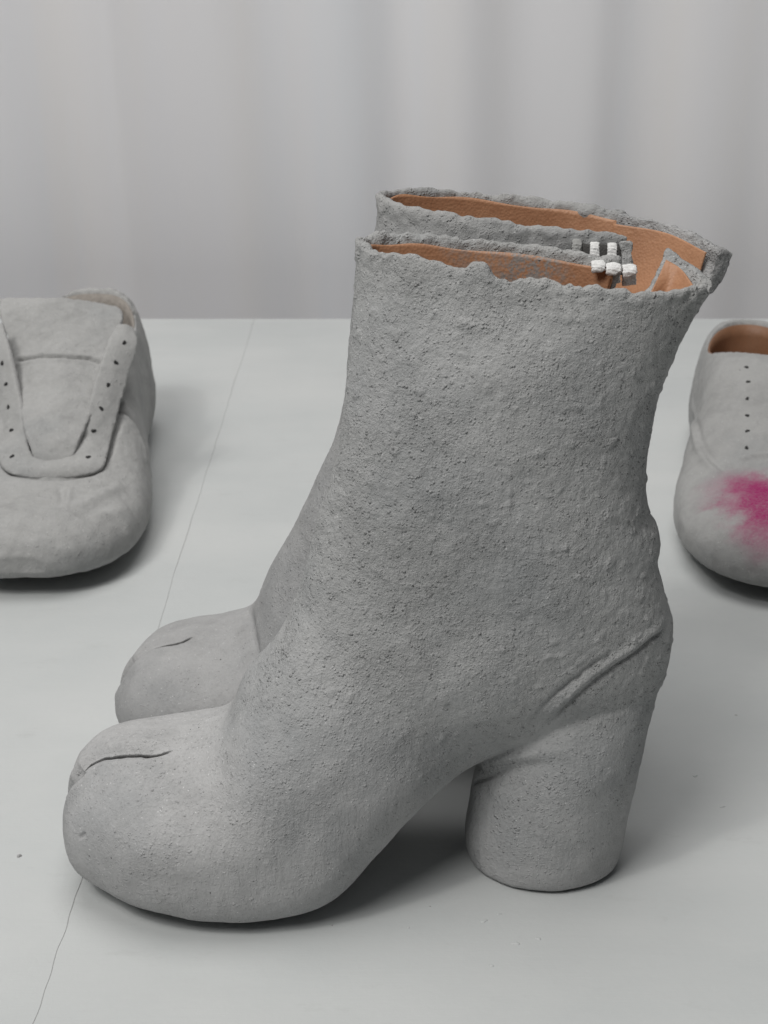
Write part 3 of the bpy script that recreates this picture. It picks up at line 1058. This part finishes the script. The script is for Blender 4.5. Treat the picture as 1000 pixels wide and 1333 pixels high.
def onv(u, v, lift, y=None):
    if y is None:
        h = hits(bv, [(u, v)])
        if len(h):
            r = ray(u, v)
            return h[0] - r / np.linalg.norm(r) * lift
        y = .93
    return at(u, v, y)
inner = [(153, 424, .917), (141, 446, .905), (127, 485, .885), (114, 530, .860), (102, 572), (95, 592), (84, 600), (67, 602), (51, 600), (42, 590), (36, 565), (30, 530, .860), (21, 485, .885), (12, 446, .905), (5, 421, .917)]
outer = [(172, 428, .920), (178, 452, .912), (166, 490, .893), (156, 525), (146, 565), (140, 592), (127, 615), (67, 625), (12, 617), (-2, 594), (-10, 565), (-20, 525), (-30, 490, .893), (-42, 452, .912), (-30, 428, .920)]
def smooth_depth(path, lift):
    P = np.array([onv(p[0], p[1], lift, *p[2:]) for p in path])
    y = P[:, 1]
    for _ in range(2):
        y = np.concatenate([y[:1], .25 * y[:-2] + .5 * y[1:-1] + .25 * y[2:], y[-1:]])
    return [at(p[0], p[1], yy) for p, yy in zip(path, y)]
rows = []
for a_, b_ in zip(smooth_depth(inner, .0055), smooth_depth(outer, .0036)):
    rows.append([a_, (a_ + b_) / 2 + np.array([0, -.0016, .0012]), b_])
fo = leaf('eyelet_facing', [r[::-1] for r in rows], .0044, .0006, 130, M_SHOE_L, shoe_l, LO, rr=160)
bb = BVHTree.FromPolygons([v.co + Vector(LO) for v in fo.data.vertices], [tuple(p.vertices) for p in fo.data.polygons])
for u, v in ((115, 595), (122, 561), (132, 532), (141, 501), (151, 472), (162, 446), (16, 594), (15, 560), (11, 530), (8, 500), (3, 473), (-6, 446)):
    d_ = Vector(ray(u, v)).normalized()
    p, n, i, t = bb.ray_cast(Vector((0, 0, CAM_H)), d_)
    if p is not None:
        eyelet(fo, LO, np.array(p), np.array(n), .00135)

# ---- right shoe: laced edges closed, pink spray on the vamp
RX, RY, RYAW = .2212, .730, -.112
shoe_r = empty('lace_up_shoe', (RX, RY, 0), 'grey shoe with magenta spray paint and brown lining, right of the boots', 'shoe', 'cement coated lace up shoes behind the boots')
RO = np.array([RX, RY, 0])
V, F = shoe_solid(SHOE_LOW)
me = remesh([(V, F)], .0012, 4)
V, N = arrays(me)
body_r = bvh_of(me)
op = opening(V, 0, .193, .304, .0315, .02, 2.0) * (N[:, 2] > -.1) * (V[:, 2] > .06)
V[:, 2] = np.where(op > 0, V[:, 2] * (1 - op) + op * .022, V[:, 2])
setv(me, place(V, RX, RY, RYAW))
bv = bvh_of(me)
pk = []
for (u, v), r0, r1, st in (((1018, 655), .018, .042, 1.0), ((985, 636), .002, .024, .60), ((1004, 690), .004, .026, .65), ((955, 636), .001, .028, .42)):
    h_ = hits(bv, [(min(u, 1400), v)])
    if len(h_):
        pk.append((tuple(h_[0] - RO), r0, r1, st))
M_BROWN = leather('brown_leather', dark=.55)
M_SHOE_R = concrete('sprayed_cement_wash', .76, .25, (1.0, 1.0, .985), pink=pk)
V, N, d = coat(me, 151, .0007)
d += mound(V, N, bv, [(908, 500), (903, 530), (903, 560), (910, 585), (922, 603), (934, 614)], .0026, .0016, False)
d += mound(V, N, bv, [(913, 500), (909, 530), (909, 560), (916, 583), (928, 600), (940, 610)], .0022, -.0012, False)
d += mound(V, N, bv, [(968, 597), (985, 593), (1005, 592), (1030, 592)], .0020, .0016, False)
d += mound(V, N, bv, [(890, 680), (905, 665), (925, 655), (945, 650)], .0040, -.0016)
V2 = V + N * d[:, None]
V2[:, 2] = np.maximum(V2[:, 2], .0005)
setv(me, V2 - RO)
me.name = 'vamp'
vr = link('vamp', me, M_SHOE_R, shoe_r)
collar_lining(shoe_r, M_BROWN, RX, RY, RYAW, .193, .304, .0315, body_r, 2.0)
bb = BVHTree.FromPolygons([v.co + Vector(RO) for v in me.vertices], [tuple(p.vertices) for p in me.polygons])
for u, v in ((972, 478), (974, 497), (973, 519), (973, 541), (973, 561), (972, 583), (1040, 478), (1042, 497), (1043, 519), (1045, 541), (1046, 561), (1047, 583)):
    d_ = Vector(ray(u, v)).normalized()
    p, n, i, t = bb.ray_cast(Vector((0, 0, CAM_H)), d_)
    if p is not None:
        eyelet(vr, RO, np.array(p), np.array(n), .0012)
